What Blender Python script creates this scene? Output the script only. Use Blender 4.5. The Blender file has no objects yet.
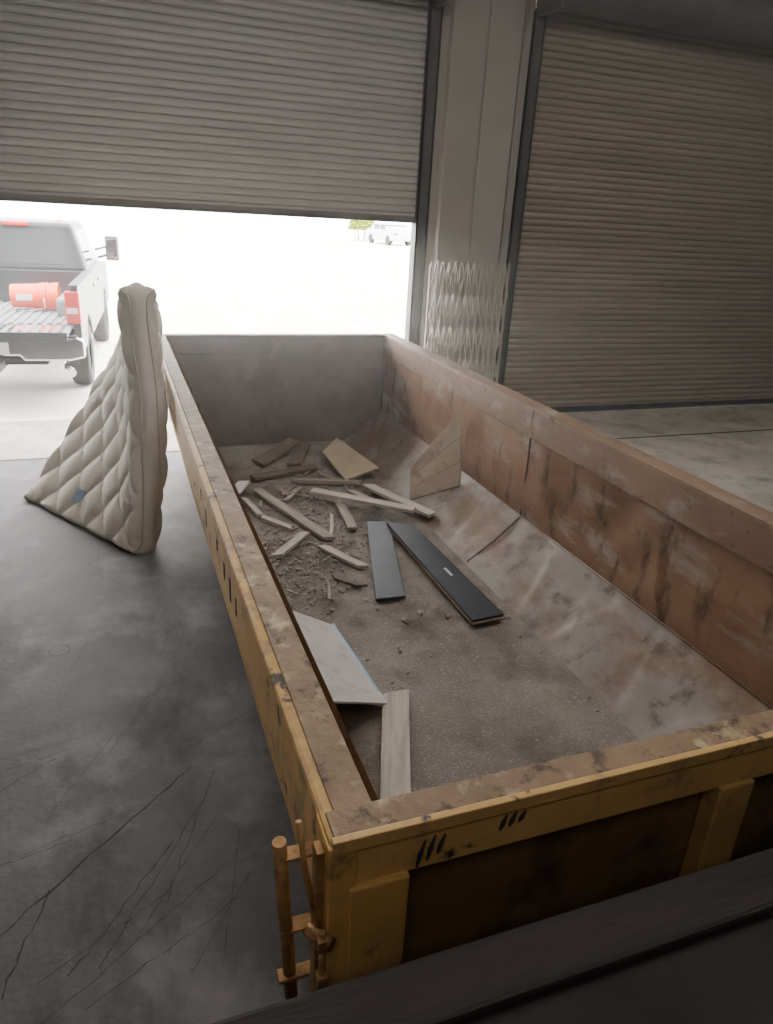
import bpy, math, random
from mathutils import Vector, Matrix, noise
random.seed(7)
S=bpy.context.scene
COL=S.collection

# ---------------------------------------------------------------- materials
def pmat(name,c1,c2,scale=4,rough=.75,metal=0,bump=.15,lo=.35,hi=.65,c3=None,s3=20,lo3=.6,hi3=.7,stretch=(1,1,1),detail=8,bscale=None,spec=None,dist=0.0,c4=None,s4=3,lo4=.5,hi4=.7,st4=(1,1,1)):
    m=bpy.data.materials.new(name);m.use_nodes=True
    n=m.node_tree.nodes;l=m.node_tree.links
    b=n['Principled BSDF']
    tc=n.new('ShaderNodeTexCoord');mp=n.new('ShaderNodeMapping');mp.inputs['Scale'].default_value=stretch
    l.new(tc.outputs['Object'],mp.inputs['Vector'])
    no=n.new('ShaderNodeTexNoise');no.inputs['Scale'].default_value=scale;no.inputs['Detail'].default_value=detail
    no.inputs['Roughness'].default_value=.62;no.inputs['Distortion'].default_value=dist
    l.new(mp.outputs[0],no.inputs['Vector'])
    r=n.new('ShaderNodeMapRange');r.inputs['From Min'].default_value=lo;r.inputs['From Max'].default_value=hi
    l.new(no.outputs['Fac'],r.inputs['Value'])
    mx=n.new('ShaderNodeMix');mx.data_type='RGBA'
    mx.inputs[6].default_value=(*c1,1);mx.inputs[7].default_value=(*c2,1)
    l.new(r.outputs[0],mx.inputs[0]);out=mx.outputs[2]
    for c,s,lo_,hi_,st in((c3,s3,lo3,hi3,stretch),(c4,s4,lo4,hi4,st4)):
        if c is None:continue
        m2=n.new('ShaderNodeMapping');m2.inputs['Scale'].default_value=st;m2.inputs['Location'].default_value=(s,1.7,.3)
        l.new(tc.outputs['Object'],m2.inputs['Vector'])
        n3=n.new('ShaderNodeTexNoise');n3.inputs['Scale'].default_value=s;n3.inputs['Detail'].default_value=8;n3.inputs['Roughness'].default_value=.65
        l.new(m2.outputs[0],n3.inputs['Vector'])
        r3=n.new('ShaderNodeMapRange');r3.inputs['From Min'].default_value=lo_;r3.inputs['From Max'].default_value=hi_
        l.new(n3.outputs['Fac'],r3.inputs['Value'])
        m3=n.new('ShaderNodeMix');m3.data_type='RGBA';l.new(out,m3.inputs[6]);m3.inputs[7].default_value=(*c,1)
        l.new(r3.outputs[0],m3.inputs[0]);out=m3.outputs[2]
    l.new(out,b.inputs['Base Color'])
    b.inputs['Roughness'].default_value=rough;b.inputs['Metallic'].default_value=metal
    if spec is not None:b.inputs['Specular IOR Level'].default_value=spec
    if bump:
        nb=n.new('ShaderNodeTexNoise');nb.inputs['Scale'].default_value=bscale or scale*6;nb.inputs['Detail'].default_value=6
        l.new(mp.outputs[0],nb.inputs['Vector'])
        bp=n.new('ShaderNodeBump');bp.inputs['Strength'].default_value=bump;bp.inputs['Distance'].default_value=.02
        l.new(nb.outputs['Fac'],bp.inputs['Height']);l.new(bp.outputs[0],b.inputs['Normal'])
    return m

M={}
M['asphalt']=pmat('stained_floor',(.080,.075,.078),(.130,.124,.127),1.0,.7,bump=.25,bscale=30,c3=(.21,.203,.205),s3=2.2,lo3=.50,hi3=.74,c4=(.038,.034,.035),s4=1.4,lo4=.50,hi4=.68,st4=(1,.5,1))
M['concrete']=pmat('light_concrete',(.34,.31,.27),(.48,.45,.40),1.1,.8,bump=.12,bscale=40,c3=(.20,.18,.15),s3=2.5,lo3=.5,hi3=.72)
M['outground']=pmat('outdoor_concrete',(.70,.67,.6),(.8,.77,.72),.8,.85,bump=.1,bscale=20)
M['wall']=pmat('painted_wall',(.30,.29,.28),(.38,.37,.36),1.3,.8,bump=.05)
M['ceil']=pmat('ceiling_paint',(.25,.25,.25),(.3,.3,.3),1,.9,bump=0)
M['door']=pmat('door_slat_paint',(.48,.475,.46),(.55,.54,.52),1.5,.5,metal=.15,bump=.03,stretch=(.4,1,3))
M['doorR']=pmat('door_slat_paint_warm',(.31,.27,.23),(.39,.345,.30),1.5,.55,metal=.1,bump=.03,stretch=(.4,1,3))  # darker, warmer slat tone for the right door
M['bar']=pmat('bottom_bar_steel',(.24,.235,.225),(.32,.31,.30),3,.55,metal=.2)
M['guide']=pmat('dark_steel',(.10,.10,.10),(.14,.14,.14),3,.6,metal=.3)
M['column']=pmat('column_paint',(.38,.355,.33),(.44,.42,.39),2,.6,bump=.05)
M['gate']=pmat('galvanized_gate',(.42,.39,.35),(.52,.49,.44),5,.5,metal=.2)
M['yellow']=pmat('yellow_paint',(.64,.39,.12),(.54,.31,.085),3,.5,bump=.1,c3=(.15,.085,.05),s3=6,lo3=.58,hi3=.68,c4=(.32,.215,.12),s4=2,lo4=.48,hi4=.72)
M['gatep']=pmat('grimy_shaded_panel',(.20,.12,.05),(.13,.08,.04),3,.7,bump=.15,c3=(.06,.04,.03),s3=4,lo3=.5,hi3=.68)  # dark brown holds both the grime and the shadow on the recessed panel
M['yellowband']=pmat('yellow_paint_scuffed',(.66,.42,.15),(.57,.35,.12),4,.5,bump=.1,c3=(.32,.20,.11),s3=5,lo3=.53,hi3=.66,c4=(.07,.052,.045),s4=10,lo4=.60,hi4=.66)
M['rim']=pmat('rusty_rim',(.33,.225,.135),(.21,.135,.08),6,.65,bump=.25,c3=(.52,.41,.26),s3=9,lo3=.54,hi3=.66,c4=(.10,.065,.045),s4=12,lo4=.55,hi4=.64)
M['railrust']=pmat('rusty_rail',(.27,.17,.11),(.19,.115,.075),4,.6,bump=.2,c3=(.33,.29,.25),s3=5,lo3=.55,hi3=.7,stretch=(1,.5,1),c4=(.10,.06,.04),s4=9,lo4=.58,hi4=.68)
M['inwall']=pmat('rusty_inner_wall',(.21,.112,.062),(.28,.165,.10),1.8,.5,bump=.2,c3=(.33,.29,.25),s3=2.3,lo3=.54,hi3=.66,metal=.15,dist=.8,stretch=(1,.5,1.8),c4=(.09,.052,.035),s4=5,lo4=.53,hi4=.66,st4=(1,1.2,.5))
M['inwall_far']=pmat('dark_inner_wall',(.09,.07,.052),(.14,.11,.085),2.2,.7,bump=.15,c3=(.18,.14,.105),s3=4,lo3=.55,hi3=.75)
M['slope']=pmat('bare_steel_slope',(.18,.155,.135),(.265,.235,.208),1.6,.58,metal=.15,bump=.12,c3=(.165,.10,.062),s3=2.2,lo3=.46,hi3=.60,dist=.5,stretch=(1,.6,1),c4=(.10,.068,.045),s4=6,lo4=.54,hi4=.68)
M['dirt']=pmat('gritty_dirt_floor',(.185,.158,.136),(.27,.237,.208),1.6,.95,bump=1,bscale=70,c3=(.46,.43,.39),s3=75,lo3=.56,hi3=.70,c4=(.11,.09,.075),s4=2.5,lo4=.50,hi4=.70)
M['rust']=pmat('rust_hardware',(.46,.27,.10),(.30,.16,.065),30,.5,bump=.1,c3=(.14,.07,.04),s3=16,lo3=.52,hi3=.66,metal=.3)
M['dark']=pmat('dark_grime',(.025,.022,.02),(.05,.045,.04),5,.8,bump=.3)
M['seam']=pmat('rusty_seam',(.10,.06,.04),(.06,.04,.03),12,.8)
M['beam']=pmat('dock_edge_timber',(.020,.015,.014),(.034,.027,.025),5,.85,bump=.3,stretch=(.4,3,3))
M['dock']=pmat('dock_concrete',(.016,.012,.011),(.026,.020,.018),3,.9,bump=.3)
M['wood']=pmat('weathered_wood',(.36,.31,.255),(.24,.20,.16),3,.8,bump=.3,stretch=(1,14,14),bscale=6)
M['woodL']=pmat('pale_wood',(.50,.455,.39),(.34,.30,.255),3,.8,bump=.3,stretch=(1,14,14),bscale=6)
M['woodP']=pmat('panel_wood',(.58,.50,.40),(.46,.39,.30),3,.75,bump=.2,c3=(.30,.235,.17),s3=6,lo3=.5,hi3=.7)
M['woodD']=pmat('dark_wood',(.18,.135,.10),(.12,.09,.07),3,.8,bump=.3,stretch=(1,10,10))
M['tan']=pmat('tan_board',(.50,.41,.29),(.40,.32,.22),3,.8,bump=.1)
M['black']=pmat('black_laminate',(.014,.019,.030),(.028,.034,.048),4,.5,bump=.05,c3=(.08,.078,.075),s3=14,lo3=.6,hi3=.75)
M['chip']=pmat('chipboard_edge',(.40,.30,.2),(.3,.22,.15),30,.9)
M['white']=pmat('white_laminate',(.62,.60,.58),(.52,.50,.48),3,.4,bump=.03,c3=(.34,.31,.28),s3=5,lo3=.54,hi3=.72)
M['blue']=pmat('blue_edge_trim',(.25,.42,.58),(.2,.36,.5),5,.4)
M['mark']=pmat('pale_mark',(.65,.66,.68),(.6,.6,.62),5,.5,bump=0)
M['mattress']=pmat('quilted_ticking',(.76,.71,.63),(.66,.60,.51),2.2,.9,bump=.2,bscale=60,c3=(.46,.38,.29),s3=3,lo3=.58,hi3=.8)
M['piping']=pmat('mattress_piping',(.55,.50,.42),(.48,.43,.36),6,.9)
M['tag']=pmat('blue_tag',(.10,.16,.26),(.14,.2,.3),20,.8)
M['tpaint']=pmat('truck_paint',(.014,.016,.022),(.02,.022,.028),2,.35,metal=.0,bump=0)
M['chrome']=pmat('chrome',(.75,.75,.76),(.7,.7,.7),2,.15,metal=1,bump=0)
M['tire']=pmat('tire_rubber',(.02,.02,.02),(.035,.035,.035),8,.85,bump=.2)
M['glass']=pmat('dark_glass',(.02,.025,.03),(.03,.035,.04),2,.1,bump=0)
M['red']=pmat('red_lens',(.65,.015,.015),(.55,.01,.01),5,.3,bump=0)
M['orange']=pmat('orange_plastic',(.92,.085,.01),(.85,.07,.01),3,.5,bump=0)
M['liner']=pmat('bed_liner',(.14,.14,.15),(.22,.22,.23),8,.6,bump=.2)
M['plastic']=pmat('black_trim',(.02,.02,.02),(.03,.03,.03),5,.6,bump=0)
M['carw']=pmat('silver_car_paint',(.6,.62,.65),(.55,.57,.6),2,.3,metal=.3,bump=0)
M['leaf']=pmat('leaves',(.26,.33,.015),(.18,.23,.012),8,.8,bump=0)
M['bark']=pmat('bark',(.15,.1,.07),(.1,.07,.05),8,.9)
M['stone']=pmat('rubble_stone',(.36,.33,.30),(.24,.215,.19),12,.95,bump=.4)
M['crack']=pmat('floor_crack',(.03,.03,.03),(.04,.04,.04),9,.9,bump=0)

# ---------------------------------------------------------------- helpers
def empty(name,loc=(0,0,0),rotz=0):
    o=bpy.data.objects.new(name,None);COL.objects.link(o);o.location=loc;o.rotation_euler=(0,0,rotz);o.empty_display_size=.2
    return o
def mesh(name,v,f,mat,parent=None,smooth=False,bevel=0,seg=2,sub=0):
    me=bpy.data.meshes.new(name);me.from_pydata([tuple(x) for x in v],[],f);me.update()
    mats=mat if isinstance(mat,list) else [mat]
    for m in mats:me.materials.append(m)
    import bmesh
    bm=bmesh.new();bm.from_mesh(me);bmesh.ops.recalc_face_normals(bm,faces=bm.faces);bm.to_mesh(me);bm.free()
    o=bpy.data.objects.new(name,me);COL.objects.link(o)
    if parent:o.parent=parent
    if smooth:
        for p in me.polygons:p.use_smooth=True
    if sub:
        s=o.modifiers.new('s','SUBSURF');s.levels=sub;s.render_levels=sub
    if bevel:
        b=o.modifiers.new('b','BEVEL');b.width=bevel;b.segments=seg;b.limit_method='ANGLE'
    return o
BF=[(0,1,2,3),(7,6,5,4),(0,4,5,1),(1,5,6,2),(2,6,7,3),(3,7,4,0)]
def box(name,lo,hi,mat,parent=None,bevel=0):
    x0,y0,z0=lo;x1,y1,z1=hi
    v=[(x0,y0,z0),(x1,y0,z0),(x1,y1,z0),(x0,y1,z0),(x0,y0,z1),(x1,y0,z1),(x1,y1,z1),(x0,y1,z1)]
    return mesh(name,v,BF,mat,parent,bevel=bevel)
def boxes(name,lst,mat,parent=None,bevel=0):
    v=[];f=[]
    for lo,hi in lst:
        k=len(v);x0,y0,z0=lo;x1,y1,z1=hi
        v+=[(x0,y0,z0),(x1,y0,z0),(x1,y1,z0),(x0,y1,z0),(x0,y0,z1),(x1,y0,z1),(x1,y1,z1),(x0,y1,z1)]
        f+=[tuple(a+k for a in q) for q in BF]
    return mesh(name,v,f,mat,parent,bevel=bevel)
def prism(name,poly,axis,a,b,mat,parent=None,bevel=0,smooth=False):
    def P(p,t):
        return {'x':(t,p[0],p[1]),'y':(p[0],t,p[1]),'z':(p[0],p[1],t)}[axis]
    n=len(poly);v=[P(p,a) for p in poly]+[P(p,b) for p in poly]
    f=[tuple(range(n)),tuple(range(2*n-1,n-1,-1))]+[(i,(i+1)%n,(i+1)%n+n,i+n) for i in range(n)]
    return mesh(name,v,f,mat,parent,bevel=bevel,smooth=smooth)
def tubev(pts,r,seg=12,caps=True):
    pts=[Vector(p) for p in pts];v=[];f=[]
    for i,p in enumerate(pts):
        t=(pts[min(i+1,len(pts)-1)]-pts[max(i-1,0)]).normalized()
        u=t.orthogonal().normalized() if i==0 else (u-t*u.dot(t)).normalized()
        w=t.cross(u);rr=r[i] if isinstance(r,(list,tuple)) else r
        for k in range(seg):
            a=2*math.pi*k/seg;v.append(p+u*math.cos(a)*rr+w*math.sin(a)*rr)
    for i in range(len(pts)-1):
        for k in range(seg):
            f.append((i*seg+k,i*seg+(k+1)%seg,(i+1)*seg+(k+1)%seg,(i+1)*seg+k))
    if caps:
        f.append(tuple(range(seg)));f.append(tuple((len(pts)-1)*seg+k for k in range(seg)))
    return v,f
def tube(name,pts,r,mat,parent=None,seg=12,smooth=True):
    v,f=tubev(pts,r,seg);o=mesh(name,v,f,mat,parent)
    if smooth:
        for p in o.data.polygons:
            if len(p.vertices)==4:p.use_smooth=True
    return o
def merged(name,parts,mat,parent=None,smooth=False,bevel=0):
    v=[];f=[]
    for a,b in parts:
        k=len(v);v+=list(a);f+=[tuple(i+k for i in q) for q in b]
    return mesh(name,v,f,mat,parent,smooth=smooth,bevel=bevel)
def frame(p0,p1,roll=0):
    p0=Vector(p0);p1=Vector(p1);x=(p1-p0).normalized();y=Vector((0,0,1)).cross(x).normalized();z=x.cross(y)
    if roll:
        R=Matrix.Rotation(roll,3,x);y=R@y;z=R@z
    m=Matrix((x,y,z)).transposed().to_4x4();m.translation=(p0+p1)/2
    return m,(p1-p0).length
def plank(name,p0,p1,w,t,mat,roll=0,parent=None,rough=.01):
    m,L=frame(p0,p1,roll);v=[];f=[]
    n=6
    for i in range(n+1):
        x=-L/2+L*i/n
        wob=random.uniform(-rough,rough)*.4
        e=random.uniform(-rough,rough)*1.5 if i in(0,n) else 0
        for (sy,sz) in((-1,-1),(1,-1),(1,1),(-1,1)):
            v.append((x+e*sy*2,sy*w/2+wob,sz*t/2))
    for i in range(n):
        for k in range(4):
            f.append((i*4+k,i*4+(k+1)%4,(i+1)*4+(k+1)%4,(i+1)*4+k))
    f.append((0,1,2,3));f.append((n*4,n*4+1,n*4+2,n*4+3))
    o=mesh(name,v,f,mat,parent,bevel=.002);o.matrix_world=m
    return o
def quadslab(name,q,t,mat,parent=None,bevel=.003):
    q=[Vector(a) for a in q];n=(q[1]-q[0]).cross(q[3]-q[0]).normalized()
    if n.z<0:n=-n
    v=[a for a in q]+[a+n*t for a in q]
    return mesh(name,v,BF,mat,parent,bevel=bevel)

# ---------------------------------------------------------------- camera
right=Vector((.9394,-.3388,.0541));back=Vector((-.3325,-.8620,.3820)).normalized()
right=(right-back*right.dot(back)).normalized();up=back.cross(right)
cm=Matrix((right,up,back)).transposed().to_4x4();cm.translation=(0,0,2.6)
cd=bpy.data.cameras.new('camera');cam=bpy.data.objects.new('camera',cd);COL.objects.link(cam)
cam.matrix_world=cm;cd.sensor_fit='VERTICAL';cd.sensor_height=36;cd.lens=25.31;cd.clip_start=.05;cd.clip_end=500
S.camera=cam

# ---------------------------------------------------------------- shell
WY=8.95
box('floor',(-7,.8,-.2),(12.5,8.06,0),M['asphalt'])
box('floor_apron',(-7,8.06,-.2),(12.5,9.6,.0),M['concrete'])
box('floor_concrete_bay',(3.15,4.6,-.002),(12.5,8.06,.004),M['concrete'])
box('ground_outside',(-60,9.6,-.2),(80,140,-.004),M['outground'])
boxes('floor_joint',[((3.15,7.57,.004),(12.5,7.61,.006)),((5.9,4.6,.004),(5.93,8.9,.006)),((-7,8.05,.0),(3.1,8.075,.003))],M['crack'])
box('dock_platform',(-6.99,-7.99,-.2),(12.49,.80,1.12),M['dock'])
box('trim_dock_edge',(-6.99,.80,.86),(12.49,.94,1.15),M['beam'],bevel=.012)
H=6.2
box('ceiling',(-7,-8,H),(12.5,9.2,H+.2),M['ceil'])
box('wall_left',(-7.2,-8,0),(-7,9.2,H),M['wall'])
box('wall_right',(12.5,-8,0),(12.7,9.2,H),M['wall'])
box('wall_back',(-7,-8.2,0),(12.5,-8,H),M['wall'])
boxes('wall_front',[((-7,WY,0),(-2.6,WY+.25,H)),((-2.6,WY+.12,4.75),(3.75,WY+.25,H)),((3.75,WY,0),(4.95,WY+.25,H)),((4.95,WY+.12,4.85),(11.6,WY+.25,H)),((11.6,WY,0),(12.5,WY+.25,H))],M['wall'])

def roller(name,x0,x1,z0,z1,y,mat,bar):
    P=.082;prof=[];z=z1
    while z>z0+.05:
        for a,b in((0,0),(.10,-.010),(.35,-.019),(.6,-.019),(.85,-.010),(.93,.002)):
            prof.append((b,z-a*P))
        z-=P
    prof.append((0,z0+.03))
    v=[];f=[]
    nx=10
    for d,zz in prof:
        for i in range(nx+1):
            x=x0+(x1-x0)*i/nx
            v.append((x,y+d,zz))
    n=nx+1
    for i in range(len(prof)-1):
        for j in range(nx):f.append((i*n+j,i*n+j+1,(i+1)*n+j+1,(i+1)*n+j))
    par=empty(name)
    o=mesh('slat_curtain',v,f,mat,par)
    so=o.modifiers.new('t','SOLIDIFY');so.thickness=.004
    boxes('bottom_bar',[((x0,y-.03,z0-.02),(x1,y+.03,z0+.06)),((x0,y-.045,z0-.02),(x1,y+.045,z0-.005))],bar,par,bevel=.004)
    return par
dl=roller('roller_door',-2.55,3.66,2.53,5.08,WY+.02,M['door'],M['bar'])
dr=roller('roller_door',5.02,11.55,.03,5.10,WY+.02,M['doorR'],M['guide'])
for par,xs in((dl,(-2.62,3.60)),(dr,(4.93,11.5))):
    for i,x in enumerate(xs):
        boxes('guide_%d'%(i+1),[((x,WY-.07,0),(x+.15,WY-.045,4.9)),((x,WY-.07,0),(x+.02,WY+.1,4.9)),((x+.13,WY-.07,0),(x+.15,WY-.0,4.9))],M['guide'],par,bevel=.003)
def coil(par,x0,x1,z):
    c=[(WY-.25+.24*math.cos(a),z+.26*math.sin(a)) for a in [2*math.pi*i/24 for i in range(24)]]
    prism('door_coil',c,'x',x0,x1,M['guide'],par)
    boxes('coil_brackets',[((x0-.06,WY-.55,z-.3),(x0,WY,z+.35)),((x1,WY-.55,z-.3),(x1+.06,WY,z+.35))],M['guide'],par,bevel=.01)
coil(dl,-2.55,3.66,5.06);coil(dr,5.02,11.55,5.13)
col=empty('steel_column')
boxes('column_panels',[((3.86,WY-.16,0),(4.28,WY,H)),((4.31,WY-.16,0),(4.74,WY,H)),((4.2,WY-.14,0),(4.4,WY,H)),((3.76,WY-.05,0),(4.92,WY,H))],M['column'],col,bevel=.008)
boxes('base_plate',[((3.82,WY-.24,0),(4.78,WY,.03))],M['guide'],col,bevel=.004)
tube('conduit',[(4.80,WY-.09,.3),(4.80,WY-.09,H)],.02,M['column'],col)
boxes('trim_header',[((-7,WY-.6,5.5),(12.5,WY-.35,5.56)),((-7,WY-.6,5.9),(12.5,WY-.35,5.96)),((-7,WY-.49,5.5),(12.5,WY-.46,5.95))],M['guide'],bevel=.006)

# folded scissor gate
g=empty('folding_scissor_gate')
parts=[];gy=WY-.32
xs=[3.72+.085*i for i in range(14)]
for i in range(13):
    xa,xb=xs[i],xs[i+1]
    for k in range(5):
        za=.08+k*.40+random.uniform(-.01,.01);zb=za+.41
        parts.append(tubev([(xa,gy,za),(xb,gy,zb)],.010,6))
        parts.append(tubev([(xb,gy-.03,za),(xa,gy-.03,zb)],.010,6))
merged('lattice',parts,M['gate'],g)
parts=[tubev([(x,gy-.015,.02),(x+random.uniform(-.02,.02),gy-.015,2.06+.05*math.sin(i*2.1))],.015,6) for i,x in enumerate(xs)]
merged('uprights',parts,M['gate'],g)

# ---------------------------------------------------------------- dumpster
d=empty('roll_off_dumpster')
def grid(name,fn,nu,nv,mat,parent,amp=0,sc=1.5,nrm=Vector((0,0,1)),fn2=None):
    v=[];f=[]
    for i in range(nu+1):
        for j in range(nv+1):
            p=Vector(fn(i/nu,j/nv))
            e=min(1,6*min(i/nu,1-i/nu))*min(1,6*min(j/nv,1-j/nv))
            if amp:p=p+nrm*amp*(noise.noise(p*sc)+.5*noise.noise(p*sc*2.7))*e
            if fn2:p=p+nrm*fn2(i/nu,j/nv)*e
            v.append(p)
    n=nv+1
    for i in range(nu):
        for j in range(nv):f.append((i*n+j,(i+1)*n+j,(i+1)*n+j+1,i*n+j+1))
    return mesh(name,v,f,mat,parent,smooth=True)
L0,L1=1.18,7.69
def lerp(a,b,t):return a+(b-a)*t
def crease(u,v):
    y=lerp(L0,L1,v);h=0
    for y0,k in((1.7,.3),(2.25,-.35),(2.7,.25),(3.25,-.15),(3.8,.3),(4.9,.2),(5.6,-.2),(6.4,.2)):
        dd=y-(y0+k*(u-.5))
        h+=-.012*(max(0,1-dd/.30) if dd>0 else max(0,1+dd/.06))
    return h
def walldent(u,v):
    y=lerp(L0,L1,v);h=0
    for y0,w_ in((2.0,.5),(3.6,.5),(5.2,.5),(6.6,.6)):
        h+=.018*max(0,1-abs(y-y0)/w_)*math.sin(math.pi*u)
    dd=y-(2.95+.2*(u-.5));h+=-.02*(max(0,1-dd/.3) if dd>0 else max(0,1+dd/.03))*min(1,max(0,(.8-u)*4))
    return h
grid('floor_plate',lambda u,v:(lerp(.86,2.40,u),lerp(L0,L1,v),.15),60,240,M['dirt'],d,amp=.012,sc=4)
grid('wall_right_inner',lambda u,v:(2.83,lerp(L0,L1,v),lerp(.5,1.30,u)),24,260,M['inwall'],d,amp=.03,sc=1.6,nrm=Vector((1,0,0)),fn2=walldent)
grid('slope_right',lambda u,v:(lerp(2.38,2.83,u),lerp(L0,L1,v),lerp(.15,.5,u)),20,340,M['slope'],d,amp=.022,sc=2.2,nrm=Vector((-.6,0,.8)),fn2=crease)
grid('wall_left_inner',lambda u,v:(.50,lerp(L0,L1,v),lerp(.5,1.30,u)),10,80,M['inwall'],d,amp=.02,nrm=Vector((1,0,0)))
grid('slope_left',lambda u,v:(lerp(.88,.50,u),lerp(L0,L1,v),lerp(.15,.5,u)),10,100,M['slope'],d,amp=.02,sc=2.6,nrm=Vector((.6,0,.8)))
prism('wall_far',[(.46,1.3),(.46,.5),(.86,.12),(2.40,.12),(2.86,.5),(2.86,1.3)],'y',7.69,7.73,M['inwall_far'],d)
boxes('outer_skin',[((.46,1.14,.5),(.495,7.7,1.15)),((2.86,1.14,.5),(2.90,7.7,1.15))],M['yellow'],d)
mesh('underbody',[(.46,1.14,.5),(.46,7.7,.5),(.84,7.7,.10),(.84,1.14,.10),(2.42,1.14,.10),(2.42,7.7,.10),(2.9,7.7,.5),(2.9,1.14,.5)],[(0,1,2,3),(3,2,5,4),(4,5,6,7)],M['yellow'],d)
box('rail_left',(.34,1.10,1.08),(.462,7.78,1.345),M['yellowband'],d,bevel=.012)
box('rail_right',(2.815,1.10,1.12),(2.95,7.78,1.345),M['railrust'],d,bevel=.012)
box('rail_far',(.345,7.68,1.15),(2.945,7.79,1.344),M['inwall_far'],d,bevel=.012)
box('rail_near',(.40,1.102,1.20),(2.94,1.186,1.344),M['yellowband'],d,bevel=.008)
box('rim_cap_left',(.372,1.12,1.343),(.464,7.78,1.352),M['rim'],d,bevel=.003)
box('rim_cap_right',(2.812,1.12,1.343),(2.952,7.78,1.352),M['railrust'],d,bevel=.003)
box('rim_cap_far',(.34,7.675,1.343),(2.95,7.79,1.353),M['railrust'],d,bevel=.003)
box('rim_cap_near',(.352,1.112,1.3435),(2.95,1.188,1.3535),M['rim'],d,bevel=.003)
box('rim_edge_near',(.345,1.093,1.318),(2.95,1.113,1.355),M['yellowband'],d,bevel=.003)
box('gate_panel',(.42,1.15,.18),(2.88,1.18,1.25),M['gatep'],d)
boxes('gate_posts',[((.385,1.085,.12),(.53,1.149,1.21)),((1.44,1.09,.12),(1.56,1.149,1.21)),((2.72,1.09,.12),(2.92,1.149,1.21))],M['yellow'],d,bevel=.006)
boxes('gate_sill',[((.39,1.088,.121),(2.915,1.148,.26))],M['yellow'],d,bevel=.006)
boxes('corner_post',[((.336,1.095,.12),(.405,1.21,1.335))],M['yellow'],d,bevel=.006)
boxes('side_ribs',[((.458,y,.5),(.485,y+.07,1.1)) for y in (1.9,2.9,3.9,4.9,5.9,6.9)]+[((2.89,y,.5),(2.94,y+.07,1.15)) for y in (1.9,2.9,3.9,4.9,5.9,6.9)],M['yellow'],d)
boxes('long_sills',[((1.15,1.2,0),(1.27,7.7,.13)),((1.98,1.2,0),(2.10,7.7,.13))],M['dark'],d)
boxes('undertray_step',[((.95,.98,.80),(1.38,1.09,.84)),((.95,.98,.70),(.99,1.09,.84)),((1.34,.98,.70),(1.38,1.09,.84))],M['dark'],d,bevel=.004)
tube('weld_seam',[(2.824,4.44,.5),(2.83,4.45,.9),(2.816,4.44,1.33)],.006,M['seam'],d)
tube('weld_seam_slope',[(2.83,4.44,.5),(2.6,4.40,.335),(2.39,4.42,.165)],.006,M['seam'],d)
tube('slope_seam',[(2.822,1.2,.5),(2.822,3,.505),(2.822,4.44,.5)],.006,M['slope'],d)
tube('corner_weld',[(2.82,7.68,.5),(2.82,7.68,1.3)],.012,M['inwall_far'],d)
boxes('paint_scuffs',[((.337,y,z),(.341,y+w_,z+h)) for y,z,h,w_ in ((2.38,1.17,.07,.02),(2.52,1.15,.10,.03),(2.68,1.17,.07,.03),(2.9,1.2,.05,.02),(3.3,1.14,.09,.03),(3.5,1.2,.06,.02))],M['dark'],d)
parts=[]
for x,z,h in ((.55,1.214,.075),(.575,1.228,.07),(.60,1.24,.055),(.76,1.262,.045),(.785,1.268,.042),(.81,1.275,.03)):
    parts.append(tubev([(x,1.1005,z),(x+.006,1.099,z+h*.5),(x+.016,1.1005,z+h)],[.003,.0065,.002],6))
merged('smear_marks',parts,M['dark'],d)
# latch hardware at near left corner
tube('latch_rod',[(.255,1.22,1.26),(.270,1.22,.99),(.285,1.22,.72)],.0165,M['rust'],d,seg=20)
boxes('latch_brackets',[((.25,1.205,1.205),(.345,1.245,1.213)),((.255,1.205,.965),(.35,1.245,.973)),((.25,1.20,.80),(.40,1.235,.812)),((.32,1.13,1.05),(.337,1.20,1.09))],M['rust'],d,bevel=.0015)
boxes('latch_strap',[((.318,1.125,.70),(.336,1.165,1.30))],M['rust'],d,bevel=.002)
tube('latch_lever',[(.295,1.20,1.33),(.305,1.17,1.2),(.325,1.115,1.06)],.007,M['rust'],d,seg=16)
tube('latch_pin',[(.30,1.13,1.07),(.345,1.075,1.07)],.015,M['rust'],d,seg=20)
tube('hinge_rod',[(.325,1.09,1.1),(.325,1.09,.7)],.008,M['rust'],d,seg=16)
boxes('hinge_knuckles',[((.312,1.074,z),(.34,1.10,z+.035)) for z in (.78,.93,1.05)],M['rust'],d,bevel=.002)

# ---------------------------------------------------------------- debris
plank('wood_plank',(1.10,6.20,.19),(1.46,5.02,.19),.09,.03,M['wood'])
plank('wood_plank',(1.55,5.92,.25),(2.26,5.20,.29),.10,.03,M['woodL'])
plank('wood_plank',(2.12,6.02,.22),(2.42,5.18,.24),.10,.03,M['woodL'])
plank('wood_plank',(1.48,6.38,.19),(2.10,6.18,.20),.06,.03,M['wood'])
plank('wood_plank',(.95,6.0,.19),(1.02,5.6,.19),.05,.03,M['woodL'])
plank('wood_plank',(1.03,5.58,.18),(1.22,5.30,.18),.06,.03,M['woodL'])
plank('wood_plank',(1.0,4.82,.18),(1.30,5.18,.18),.07,.03,M['woodL'])
plank('wood_plank',(1.38,4.90,.18),(1.58,4.50,.18),.07,.025,M['woodL'])
plank('wood_plank',(1.32,4.4,.18),(1.48,4.22,.18),.05,.02,M['woodD'])
plank('wood_plank',(1.94,6.0,.19),(2.10,5.56,.20),.07,.02,M['wood'])
plank('wood_plank',(1.74,5.66,.20),(1.70,5.16,.19),.08,.03,M['wood'])
plank('wood_plank',(1.27,2.98,.20),(.90,2.02,.19),.14,.035,M['woodL'])
plank('wood_plank',(1.25,6.95,.19),(1.75,7.45,.25),.18,.03,M['woodD'])
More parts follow.
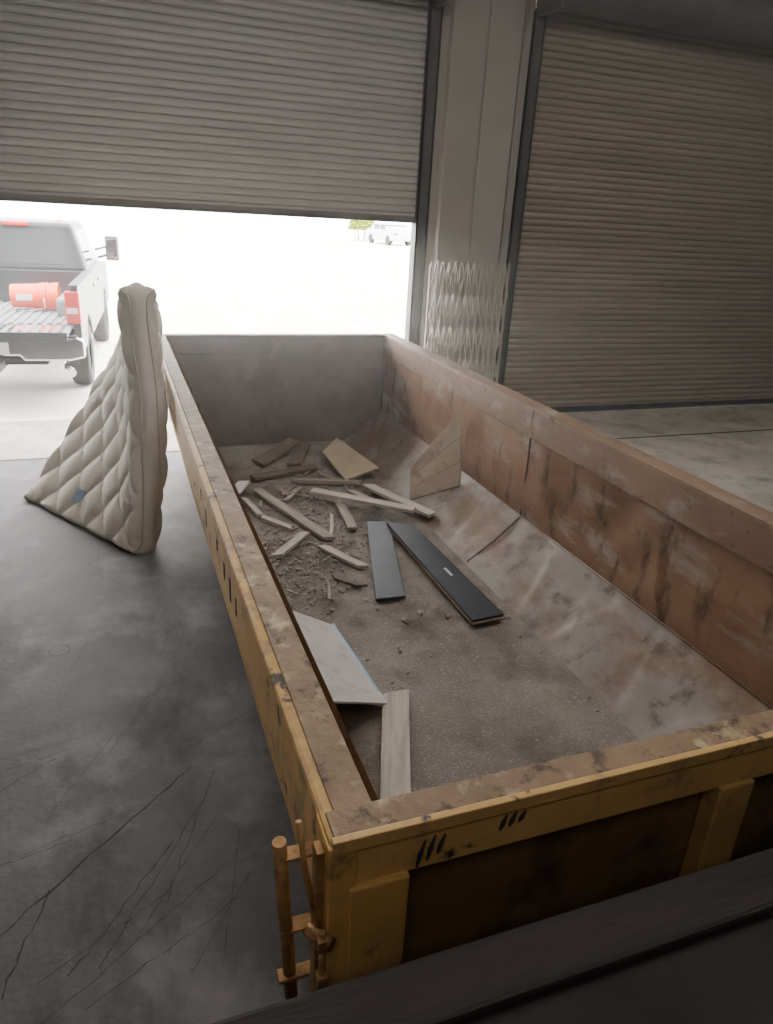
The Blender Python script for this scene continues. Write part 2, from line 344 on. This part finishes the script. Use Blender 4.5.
plank('wood_plank',(1.12,6.52,.19),(1.80,6.72,.19),.12,.03,M['woodD'])
plank('wood_plank',(1.60,6.85,.19),(1.86,7.45,.22),.14,.02,M['woodD'])
plank('wood_plank',(1.30,5.9,.18),(1.52,6.2,.18),.04,.02,M['wood'])
plank('wood_plank',(1.50,5.1,.18),(1.62,5.5,.18),.03,.02,M['woodL'])
plank('white_board',(.82,5.85,.28),(1.0,6.3,.24),.10,.02,M['white'])
quadslab('tan_board',[(1.91,6.9,.27),(2.15,7.2,.32),(2.36,6.40,.24),(1.97,6.25,.19)],.02,M['tan'])
p=empty('black_shelf_board')
quadslab('board',[(1.85,5.25,.19),(2.03,5.19,.19),(1.71,3.98,.18),(1.50,3.99,.18)],.02,M['black'],p)
p=empty('black_shelf_board')
quadslab('board',[(1.98,5.11,.22),(2.18,5.02,.22),(2.24,3.56,.20),(2.0,3.54,.20)],.022,M['black'],p)
quadslab('edge_band',[(1.98,5.11,.205),(2.18,5.02,.205),(2.24,3.555,.185),(2.0,3.535,.185)],.014,M['chip'],p)
quadslab('printed_mark',[(2.105,4.24,.2348),(2.125,4.24,.2348),(2.13,4.12,.2338),(2.11,4.12,.2338)],.001,M['mark'],p,bevel=0)
# slatted board standing on the slope against the right wall
p=empty('slatted_wood_panel')
P1=Vector((2.72,5.40,1.09));P2=Vector((2.74,5.33,.43));P3=Vector((2.43,5.70,.18));P4=Vector((2.43,5.742,.49))
ns=3
nn=(P2-P1).cross(P4-P1).normalized()
if nn.x>0:nn=-nn
for i in range(ns):
    a=i/ns+.004;b=(i+1)/ns-.004
    q=[P4.lerp(P3,a),P1.lerp(P2,a),P1.lerp(P2,b),P4.lerp(P3,b)]
    v=q+[k+nn*.018 for k in q]
    mesh('slat_%d'%(i+1),v,BF,M['woodP'],p,bevel=.002)
q=[P4.lerp(P1,.02),P4.lerp(P1,.97),P3.lerp(P2,.97),P3.lerp(P2,.02)]
v=q+[k-nn*.012 for k in q]
mesh('backing',v,BF,M['wood'],p)
# white panel on the left slope
p=empty('cabinet_panel')
quadslab('panel_face',[(.66,3.55,.53),(1.12,3.74,.19),(1.17,2.98,.19),(.66,2.75,.50)],.018,M['white'],p)
quadslab('blue_edge',[(1.12,3.745,.192),(1.135,3.745,.192),(1.187,2.98,.19),(1.17,2.98,.19)],.02,M['blue'],p)
quadslab('folded_lip',[(.66,2.80,.53),(1.17,2.99,.212),(1.185,2.90,.20),(.67,2.66,.50)],.016,M['white'],p)
# rubble, one mesh
v=[];f=[]
def rock(c,r):
    k=len(v)
    t=(1+5**.5)/2
    iv=[(-1,t,0),(1,t,0),(-1,-t,0),(1,-t,0),(0,-1,t),(0,1,t),(0,-1,-t),(0,1,-t),(t,0,-1),(t,0,1),(-t,0,-1),(-t,0,1)]
    fc=[(0,11,5),(0,5,1),(0,1,7),(0,7,10),(0,10,11),(1,5,9),(5,11,4),(11,10,2),(10,7,6),(7,1,8),(3,9,4),(3,4,2),(3,2,6),(3,6,8),(3,8,9),(4,9,5),(2,4,11),(6,2,10),(8,6,7),(9,8,1)]
    s=[random.uniform(.5,1.3) for _ in range(3)]
    R=Matrix.Rotation(random.random()*6,3,'Z')
    for a in iv:
        w=R@Vector((a[0]*s[0],a[1]*s[1],a[2]*s[2]*.7))*r/1.9*random.uniform(.8,1.2)
        v.append(Vector(c)+w)
    f.extend([tuple(x+k for x in q) for q in fc])
for _ in range(1100):
    cx,cy=random.choice([(1.0,4.65),(1.05,4.5),(1.02,4.6),(1.28,4.3),(1.1,5.2),(1.6,5.0),(1.5,5.8),(1.2,4.7),(1.8,6.2)])
    x=random.gauss(cx,.12);y=random.gauss(cy,.25)
    if .9<x<2.34 and 1.5<y<7.5:
        r=random.choice([.005,.006,.008,.01,.012,.016]);rock((x,y,.155+r*.4),r)
for _ in range(450):
    x=random.uniform(.92,2.34);y=random.uniform(1.8,7.4);r=random.choice([.003,.004,.005,.007,.012]);rock((x,y,.155+r*.4),r)
for x,y in((1.61,3.73),(1.75,3.8),(1.3,4.15),(1.62,4.1),(1.9,3.7),(2.3,3.6),(2.28,3.7),(1.45,3.4)):
    rock((x,y,.17),.022)
mesh('rubble_debris',v,f,M['stone'])
v=[];f=[]
for _ in range(80):
    cx,cy=random.choice([(1.2,5.2),(1.5,5.6),(1.8,6.1),(2.1,5.7),(1.3,4.8),(1.5,6.6),(1.1,6.2)])
    x=random.gauss(cx,.18);y=random.gauss(cy,.35)
    if not(.93<x<2.3 and y<7.4):continue
    a=random.random()*3.14;L=random.choice([.03,.05,.08,.14]);w_=random.uniform(.004,.014);z=.165+random.uniform(0,.01)
    dx,dy=math.cos(a),math.sin(a);k=len(v)
    tz=random.uniform(-.01,.02)
    for zz in(0,w_*.6):
        v+=[(x-dx*L-dy*w_,y-dy*L+dx*w_,z+zz),(x-dx*L+dy*w_,y-dy*L-dx*w_,z+zz),(x+dx*L+dy*w_*.5,y+dy*L-dx*w_*.5,z+zz+tz),(x+dx*L-dy*w_*.5,y+dy*L+dx*w_*.5,z+zz+tz)]
    f+=[tuple(a_+k for a_ in q) for q in BF]
mesh('wood_splinters',v,f,M['wood'])

# ---------------------------------------------------------------- mattress
A=Vector((-.01,5.40,.0));B=Vector((-.95,6.88,.0));C=Vector((.07,5.48,2.06));Dd=Vector((.13,7.25,1.50))
mt=empty('mattress')
NU,NV=110,130;T=.20
def base(u,v):
    p=A.lerp(B,u).lerp(C.lerp(Dd,u),v)
    p=p+Vector((.12,.06,0))*math.sin(math.pi*v)*math.sin(math.pi*min(u*1.0,1))
    p=p+Vector((.03,0,0))*math.sin(math.pi*v*1.3)*(1-u)
    return p
def nrm(u,v):
    e=.01
    du=base(min(u+e,1),v)-base(max(u-e,0),v);dv=base(u,min(v+e,1))-base(u,max(v-e,0))
    n=dv.cross(du).normalized()
    if n.x>0:n=-n
    return n
LU,LV=1.65,2.0
V=[];F=[]
def corner(u,v):
    r=.12;a=u*LU;b=v*LV
    cx=min(max(a,r),LU-r);cy=min(max(b,r),LV-r)
    dx,dy=a-cx,b-cy
    if dx and dy:
        L=max(abs(dx),abs(dy));m=math.hypot(dx,dy)
        dx,dy=dx*L/m,dy*L/m
    return (cx+dx)/LU,(cy+dy)/LV
def q(u,v):
    a=u*LU;b=v*LV;s=.36
    g=abs(math.sin(math.pi*(a+b*.8)/s))*abs(math.sin(math.pi*(a-b*.8)/s))
    return g**.4
def side(sgn):
    rows=[]
    for i in range(NU+1):
        for j in range(NV+1):
            u,v_=corner(i/NU,j/NV)
            n=nrm(u,v_)
            ed=min(u*LU,(1-u)*LU,v_*LV,(1-v_)*LV)
            rnd=.04*(1-min(1,ed/.08))**2
            off=T/2-rnd+.05*q(u,v_)*min(1,ed/.05)-.02*noise.noise(Vector((u*4,v_*4,sgn)))
            c=base(u,v_)-n*(T/2+.02)
            rows.append(c+n*off*sgn)
    return rows
fr=side(1);bk=side(-1)
n=NV+1
V=fr+bk;o2=len(fr)
for i in range(NU):
    for j in range(NV):
        F.append((i*n+j,(i+1)*n+j,(i+1)*n+j+1,i*n+j+1))
        F.append((o2+i*n+j,o2+i*n+j+1,o2+(i+1)*n+j+1,o2+(i+1)*n+j))
ring=[i*n for i in range(NU)]+[NU*n+j for j in range(NV)]+[i*n+NV for i in range(NU,0,-1)]+[j for j in range(NV,0,-1)]
ctr=sum(fr,Vector())/len(fr)
K=6;rings=[ring]
m=len(ring)
for k in range(1,K):
    t=k/K;cur=[]
    for a,idx in enumerate(ring):
        p=fr[idx].lerp(bk[idx],t)
        nxt=fr[ring[(a+1)%m]]-fr[ring[a-1]]
        out=nxt.cross(bk[idx]-fr[idx]).normalized()
        if out.dot(p-(ctr))<0:out=-out
        p=p+out*(.035*math.sin(math.pi*t)+.006*noise.noise(p*9))
        V.append(p);cur.append(len(V)-1)
    rings.append(cur)
rings.append([o2+i for i in ring])
for k in range(K):
    for a in range(m):
        F.append((rings[k][a],rings[k][(a+1)%m],rings[k+1][(a+1)%m],rings[k+1][a]))
V=[Vector((p.x,p.y,max(p.z,.004))) for p in V]
mesh('mattress_body',V,F,M['mattress'],mt,smooth=True)
for nm,rr in(('piping_front',rings[0]),('piping_back',rings[-1])):
    pts=[V[i]+Vector((0,0,.003)) for i in rr]+[V[rr[0]]+Vector((0,0,.003))]
    v_,f_=tubev(pts,.007,6,False)
    v_=[Vector((a.x,a.y,max(a.z,.002))) for a in v_]
    mesh(nm,v_,f_,M['piping'],mt,smooth=True)
def onface(u,v):
    return fr[int(u*NU)*n+int(v*NV)]
tg=[onface(.50,.10),onface(.58,.10),onface(.58,.16),onface(.50,.16)]
tg=[a+nrm(.5,.15)*.03 for a in tg]
mesh('label',tg,[(0,1,2,3)],M['tag'],mt)

# ---------------------------------------------------------------- floor marks
def strip(pts,w,z=.0012):
    v=[];f=[]
    for i,pp in enumerate(pts):
        a=Vector((*pp,0));b=Vector((*pts[min(i+1,len(pts)-1)],0))-Vector((*pts[max(i-1,0)],0))
        nn=Vector((-b.y,b.x,0)).normalized()*w*random.uniform(.3,1)/2
        v+= [a+nn+Vector((0,0,z)),a-nn+Vector((0,0,z))]
    for i in range(len(pts)-1):f.append((2*i,2*i+1,2*i+3,2*i+2))
    return v,f
def scratch(p0,p1,w,wob=.008):
    N=14
    return strip([(lerp(p0[0],p1[0],i/N)+random.uniform(-wob,wob),lerp(p0[1],p1[1],i/N)+random.uniform(-wob,wob)) for i in range(N+1)],w)
cr=[scratch((-.62,2.22),(.17,2.95),.012),scratch((-.57,1.98),(-.44,2.4),.008),scratch((-.35,2.0),(.05,2.5),.006),scratch((-.25,2.0),(.2,2.7),.005),scratch((-.9,2.9),(-.45,3.2),.006),scratch((-.1,2.1),(.25,2.6),.004),scratch((-.5,1.8),(.3,2.35),.004),
 scratch((-.45,2.0),(.1,2.3),.004),scratch((-.3,1.85),(.3,2.15),.004),scratch((0,2.2),(.28,2.9),.004),scratch((-.6,2.6),(-.1,2.75),.003),scratch((-.2,3.2),(.1,3.7),.003)]
for k in range(26):
    x=random.uniform(-1.6,.25);y=random.uniform(1.7,6.5);L=random.uniform(.15,.7);a=random.gauss(.9,.35)
    cr.append(scratch((x,y),(x+math.cos(a)*L,y+math.sin(a)*L),random.choice([.002,.003,.004]),.004))
cr.append(strip([(-.49+.06*math.cos(a*.35),4.2+.06*math.sin(a*.35)) for a in range(19)],.006))
merged('floor_scratches',cr,M['crack'])

# ---------------------------------------------------------------- truck (local: x right, y forward, rear at y=0)
t=empty('pickup_truck',(-.42,10.45,0),math.radians(-3.5));t.scale=(1,1,1.07)
W=2.03
def tb(n_,lo,hi,m,bev=.01):return box(n_,lo,hi,M[m],t,bev)
def side_profile(y0,y1,zb,zt,wy,wz,wr):
    pr=[(y0,zt),(y0,zb)]
    if y0<wy-wr:
        for i in range(13):
            a=math.pi-math.pi*i/12
            pr.append((wy+wr*math.cos(a),max(zb,wz+wr*math.sin(a)) if 0<i<12 else zb))
    pr+=[(y1,zb),(y1,zt)]
    return pr
ba=side_profile(0,2.2,.62,1.42,1.15,.45,.50)
prism('bedside_right',ba,'x',-.09,0,M['tpaint'],t,bevel=.012)
prism('bedside_left',ba,'x',-W,-W+.09,M['tpaint'],t,bevel=.012)
tb('bed_floor',(-W+.09,0,.92),(-.09,2.2,.97),'liner')
boxes('bed_ribs',[((-W+.12+i*.115,.02,.97),(-W+.17+i*.115,2.18,.985)) for i in range(16)],M['liner'],t)
tb('bed_front',(-W+.09,2.12,.92),(-.09,2.2,1.42),'tpaint')
boxes('wheel_tubs',[((-.36,.65,.97),(-.09,1.65,1.2)),((-W+.09,.65,.97),(-W+.36,1.65,1.2))],M['liner'],t,bevel=.04)
boxes('bed_rail_caps',[((-.11,0,1.41),(.005,2.2,1.435)),((-W-.005,0,1.41),(-W+.11,2.2,1.435))],M['plastic'],t,bevel=.008)
tb('tailgate_lowered',(-W+.12,-.60,.90),(-.12,-.02,.96),'liner',.015)
boxes('tailgate_ribs',[((-W+.2+i*.115,-.57,.96),(-W+.25+i*.115,-.05,.972)) for i in range(15)],M['chrome'],t)
boxes('tailgate_skin',[((-W+.11,-.62,.86),(-.11,-.59,.965))],M['tpaint'],t,bevel=.01)
boxes('taillights',[((-.17,-.025,.98),(.012,.10,1.36)),((-W-.012,-.025,.98),(-W+.17,.10,1.36))],M['red'],t,bevel=.02)
boxes('reverse_lamps',[((-.15,-.03,1.10),(-.02,.0,1.17)),((-W+.02,-.03,1.10),(-W+.15,.0,1.17))],M['mark'],t,bevel=.005)
prism('rear_bumper',[(-W-.03,.60),(-W-.03,.80),(-W+.05,.84),(-.05,.84),(.03,.80),(.03,.60),(-.15,.56),(-.7,.56),(-.75,.62),(-1.28,.62),(-1.33,.56),(-W+.15,.56)],'y',-.20,-.04,M['chrome'],t,bevel=.02)
tb('bumper_step',(-W+.05,-.19,.838),(-.05,-.05,.85),'plastic',.004)
boxes('hitch',[((-W/2-.05,-.32,.45),(-W/2+.05,.2,.55)),((-W/2-.3,.0,.48),(-W/2+.3,.08,.56))],M['guide'],t,bevel=.008)
tb('license_plate',(-W/2-.15,-.215,.64),(-W/2+.15,-.205,.78),'mark',.003)
tube('exhaust_pipe',[(-.28,.6,.42),(-.25,.1,.42),(-.16,-.12,.40)],[.045,.045,.055],M['chrome'],t)
boxes('mud_flaps',[((-.32,.60,.25),(-.02,.615,.62)),((-W+.02,.60,.25),(-W+.32,.615,.62))],M['plastic'],t)
tb('frame_rails',(-W+.45,.0,.48),(-.45,5.6,.66),'plastic')
def wheel(nm,x,y,r=.42,w=.27,dual=False):
    prof=[(r*.55,-w/2+.02),(r*.62,-w/2),(r*.93,-w/2),(r,-w/2+.035),(r,w/2-.035),(r*.93,w/2),(r*.62,w/2),(r*.55,w/2-.02)]
    v=[];f=[];N=36
    for i in range(N):
        a=2*math.pi*i/N
        for rr,xx in prof:v.append((x+xx,y+rr*math.cos(a),r+.0+rr*math.sin(a)))
    k=len(prof)
    for i in range(N):
        for j in range(k-1):f.append((i*k+j,((i+1)%N)*k+j,((i+1)%N)*k+j+1,i*k+j+1))
    mesh(nm+'_tire',v,f,M['tire'],t,smooth=False)
    v=[];f=[]
    for a in range(N):
        an=2*math.pi*a/N;rr=r*.58
        v.append((x-w/2+.04,y+rr*math.cos(an),r+rr*math.sin(an)));v.append((x+w/2-.04,y+rr*math.cos(an),r+rr*math.sin(an)))
    for a in range(N):f.append((2*a,2*a+1,(2*a+3)%(2*N),(2*a+2)%(2*N)))
    f.append(tuple(range(0,2*N,2)));f.append(tuple(range(1,2*N,2)))
    mesh(nm+'_rim',v,f,M['chrome'],t)
for nm,x,y in(('wheel_rr',-.15,1.15),('wheel_rl',-W+.15,1.15),('wheel_fr',-.15,4.95),('wheel_fl',-W+.15,4.95)):wheel(nm,x,y)
cabp=[(2.24,.58),(2.24,1.42),(4.55,1.42),(5.9,1.32),(6.05,1.2),(6.05,.6),(5.47,.6)]+[(4.95+.5*math.cos(a),.45+.5*math.sin(a)) for a in [math.pi*i/10 for i in range(1,10)]]+[(4.43,.58)]
prism('cab_lower_body',cabp,'x',-W+.02,-.02,M['tpaint'],t,bevel=.03)
b0=[(-W+.05,2.26),(-.05,2.26),(-.05,4.7),(-W+.05,4.7)];t0=[(-W+.24,2.42),(-.24,2.42),(-.24,3.95),(-W+.24,3.95)]
gv=[(x,y,1.40) for x,y in b0]+[(x,y,2.06) for x,y in t0]
mesh('cab_roof_and_pillars',gv,BF,M['tpaint'],t,bevel=.06,seg=3)
def face_inset(i0,i1,i2,i3,m_,nm,ins=.12,off=.006,lo=.08):
    q=[Vector(gv[i]) for i in(i0,i1,i2,i3)]
    nn=(q[1]-q[0]).cross(q[3]-q[0]).normalized();c=sum(q,Vector())/4
    cc=Vector(((-W)/2,3.3,1.7))
    if nn.dot(c-cc)<0:nn=-nn
    def bl(a,b):return q[0].lerp(q[1],a).lerp(q[3].lerp(q[2],a),b)
    w_=[bl(ins,lo+.06),bl(1-ins,lo+.06),bl(1-ins,1-.16),bl(ins,1-.16)]
    v=[p+nn*off for p in w_]+[p-nn*.02 for p in w_]
    mesh(nm,v,BF,m_,t,bevel=.004)
face_inset(0,1,5,4,M['glass'],'rear_window')
face_inset(1,2,6,5,M['glass'],'side_window_right',.10)
face_inset(3,0,4,7,M['glass'],'side_window_left',.10)
face_inset(2,3,7,6,M['glass'],'windshield',.05)
boxes('third_brake_light',[((-W/2-.18,2.36,2.0),(-W/2+.18,2.42,2.05))],M['red'],t,bevel=.01)
boxes('clearance_lamps',[((-W/2-.6,2.9,2.05),(-W/2-.5,3.0,2.08)),((-W/2+.5,2.9,2.05),(-W/2+.6,3.0,2.08))],M['orange'],t,bevel=.01)
for s,x in(('right',.0),('left',-W)):
    sg=1 if s=='right' else -1
    tube('mirror_arm_'+s,[(x-.02*sg,4.1,1.5),(x+.16*sg,4.12,1.55)],.022,M['plastic'],t)
    tube('mirror_arm_upper_'+s,[(x-.06*sg,4.1,1.62),(x+.16*sg,4.12,1.68)],.018,M['plastic'],t)
    xa,xb=sorted((x+.12*sg,x+.34*sg))
    box('mirror_'+s,(xa,4.06,1.46),(xb,4.2,1.84),M['plastic'],t,.03)
    box('mirror_glass_'+s,(xa+.02,4.052,1.5),(xb-.02,4.062,1.8),M['chrome'],t,.003)
    xa,xb=sorted((x-.03*sg,x+.012*sg))
    boxes('door_handles_'+s,[((xa,2.6,1.18),(xb,2.78,1.22)),((xa,3.6,1.18),(xb,3.78,1.22))],M['chrome'],t,bevel=.006)
b=empty('plastic_bucket',(-1.32,11.75,1.055));b.rotation_euler=(0,0,math.radians(-3.5));b.scale=(1.2,1.15,1.15)
def revolve_x(nm,prof,mat,par,z0,N=32):
    v=[];f=[];k=len(prof)
    for i in range(N):
        a=2*math.pi*i/N
        for xx,rr in prof:v.append((xx,rr*math.cos(a),z0+rr*math.sin(a)))
    for i in range(N):
        for j in range(k-1):f.append((i*k+j,((i+1)%N)*k+j,((i+1)%N)*k+j+1,i*k+j+1))
    return mesh(nm,v,f,mat,par,smooth=False)
revolve_x('bucket_body',[(-.02,0.001),(-.02,.132),(.0,.137),(.30,.150),(.30,.162),(.315,.162),(.315,.152),(.335,.153),(.335,.164),(.37,.164),(.37,.148),(.0,.125),(.0,.001)],M['orange'],b,.165)
revolve_x('nested_bucket',[(.38,.150),(.38,.164),(.395,.164),(.395,.152),(.43,.153),(.43,.166),(.50,.166),(.50,.150),(.40,.14)],M['orange'],b,.165)
boxes('label_patch',[((.05,-.157,.13),(.22,-.142,.20))],M['mark'],b,bevel=.002)
tube('wire_handle',[(.345,-.17,.16),(.36,-.19,.05),(.2,-.2,.012),(.06,-.17,.012)],.004,M['chrome'],b)

# ---------------------------------------------------------------- distant parked car + hedge
c=empty('parked_car',(23.8,64,0),math.radians(8));c.scale=(1.25,1.25,1.25)
cp=[(-.0,.35),(0,.8),(.15,.95),(.9,1.02),(1.6,1.48),(2.9,1.5),(3.7,1.05),(4.4,.95),(4.5,.5),(4.45,.3),(3.98,.3),(3.85,.55),(3.6,.65),(3.35,.55),(3.22,.3),(1.28,.3),(1.15,.55),(.9,.65),(.65,.55),(.52,.3)]
prism('car_body',cp,'x',0,1.8,M['carw'],c,bevel=.05)
boxes('car_windows',[((-.01,1.3,1.02),(1.81,2.1,1.36)),((-.01,2.2,1.02),(1.81,3.0,1.36))],M['glass'],c,bevel=.02)
mesh('rear_glass',[(.15,.98,1.06),(1.65,.98,1.06),(1.55,1.52,1.42),(.25,1.52,1.42)],[(0,1,2,3)],M['glass'],c)
boxes('car_lights',[((.02,-.02,.7),(.35,.1,.85)),((1.45,-.02,.7),(1.78,.1,.85))],M['red'],c,bevel=.02)
wp=[]
for x0 in(0,1.6):
    for yy in(.9,3.6):
        wp.append(([(x0+dx,yy+.32*math.cos(2*math.pi*i/16),.32+.32*math.sin(2*math.pi*i/16)) for dx in(0,.2) for i in range(16)],
          [tuple(range(16)),tuple(range(16,32))]+[(i,(i+1)%16,(i+1)%16+16,i+16) for i in range(16)]))
merged('car_wheels',wp,M['tire'],c)
h=empty('hedge_bush',(23.8,73,0))
v=[];f=[]
for _ in range(4200):
    a=random.random()*6.28;e=random.random();r=random.uniform(.5,1)
    p=Vector((1.5*math.cos(a)*r*math.cos(e*1.5),1*math.sin(a)*r*math.cos(e*1.5),1.0+1.4*math.sin(e*1.5)*r))
    s=random.uniform(.07,.15);ax=Vector([random.gauss(0,1) for _ in range(3)]).normalized();bx=ax.orthogonal().normalized()
    k=len(v);v+=[p+ax*s,p+bx*s*.6,p-ax*s,p-bx*s*.6];f.append((k,k+1,k+2,k+3))
me=mesh('foliage',v,f,M['leaf'],h)
merged('stems',[tubev([(0.5*math.cos(i),.3*math.sin(i),0),(.9*math.cos(i),.6*math.sin(i),1.2)],[.05,.02],6) for i in range(7)],M['bark'],h)

# ---------------------------------------------------------------- scatter volume added to imitate the lens veil from the doorway
hm=bpy.data.materials.new('lens_veil');hm.use_nodes=True
nn_=hm.node_tree.nodes;nn_.clear()
vo=nn_.new('ShaderNodeVolumeScatter');vo.inputs['Color'].default_value=(1,.985,.96,1);vo.inputs['Density'].default_value=.021;vo.inputs['Anisotropy'].default_value=.68
ou=nn_.new('ShaderNodeOutputMaterial');hm.node_tree.links.new(vo.outputs[0],ou.inputs['Volume'])
box('veil_haze',(-6.95,1.6,1.4),(12.45,8.5,5.45),hm)

# ---------------------------------------------------------------- light
w=bpy.data.worlds.new('overcast_sky');S.world=w;w.use_nodes=True
nt=w.node_tree;bg=nt.nodes['Background'];bg.inputs['Color'].default_value=(1,.985,.96,1);bg.inputs['Strength'].default_value=22
sd=bpy.data.lights.new('sun','SUN');sd.energy=16;sd.angle=math.radians(8);so=bpy.data.objects.new('sun',sd);COL.objects.link(so)
so.rotation_euler=Vector((-.15,.35,-1)).to_track_quat('-Z','Y').to_euler()
def area(nm,loc,size,en,col=(1,1,1),tgt=(0,0,-1)):
    a=bpy.data.lights.new(nm,'AREA');a.shape='RECTANGLE';a.size=size[0];a.size_y=size[1];a.energy=en;a.color=col
    o=bpy.data.objects.new(nm,a);COL.objects.link(o);o.location=loc;o.rotation_euler=Vector(tgt).to_track_quat('-Z','Y').to_euler()
area('ceiling_fill',(1.5,3.5,6.1),(5,4),180,(1,.95,.88))  # unseen overhead area lamps, added as interior fill
area('ceiling_fill',(8,5,6.1),(3,3),65,(1,.93,.84))
area('ceiling_fill',(-1,-2,6.1),(4,2),60,(1,.94,.88))  # added behind the camera to brighten the near end of the dumpster
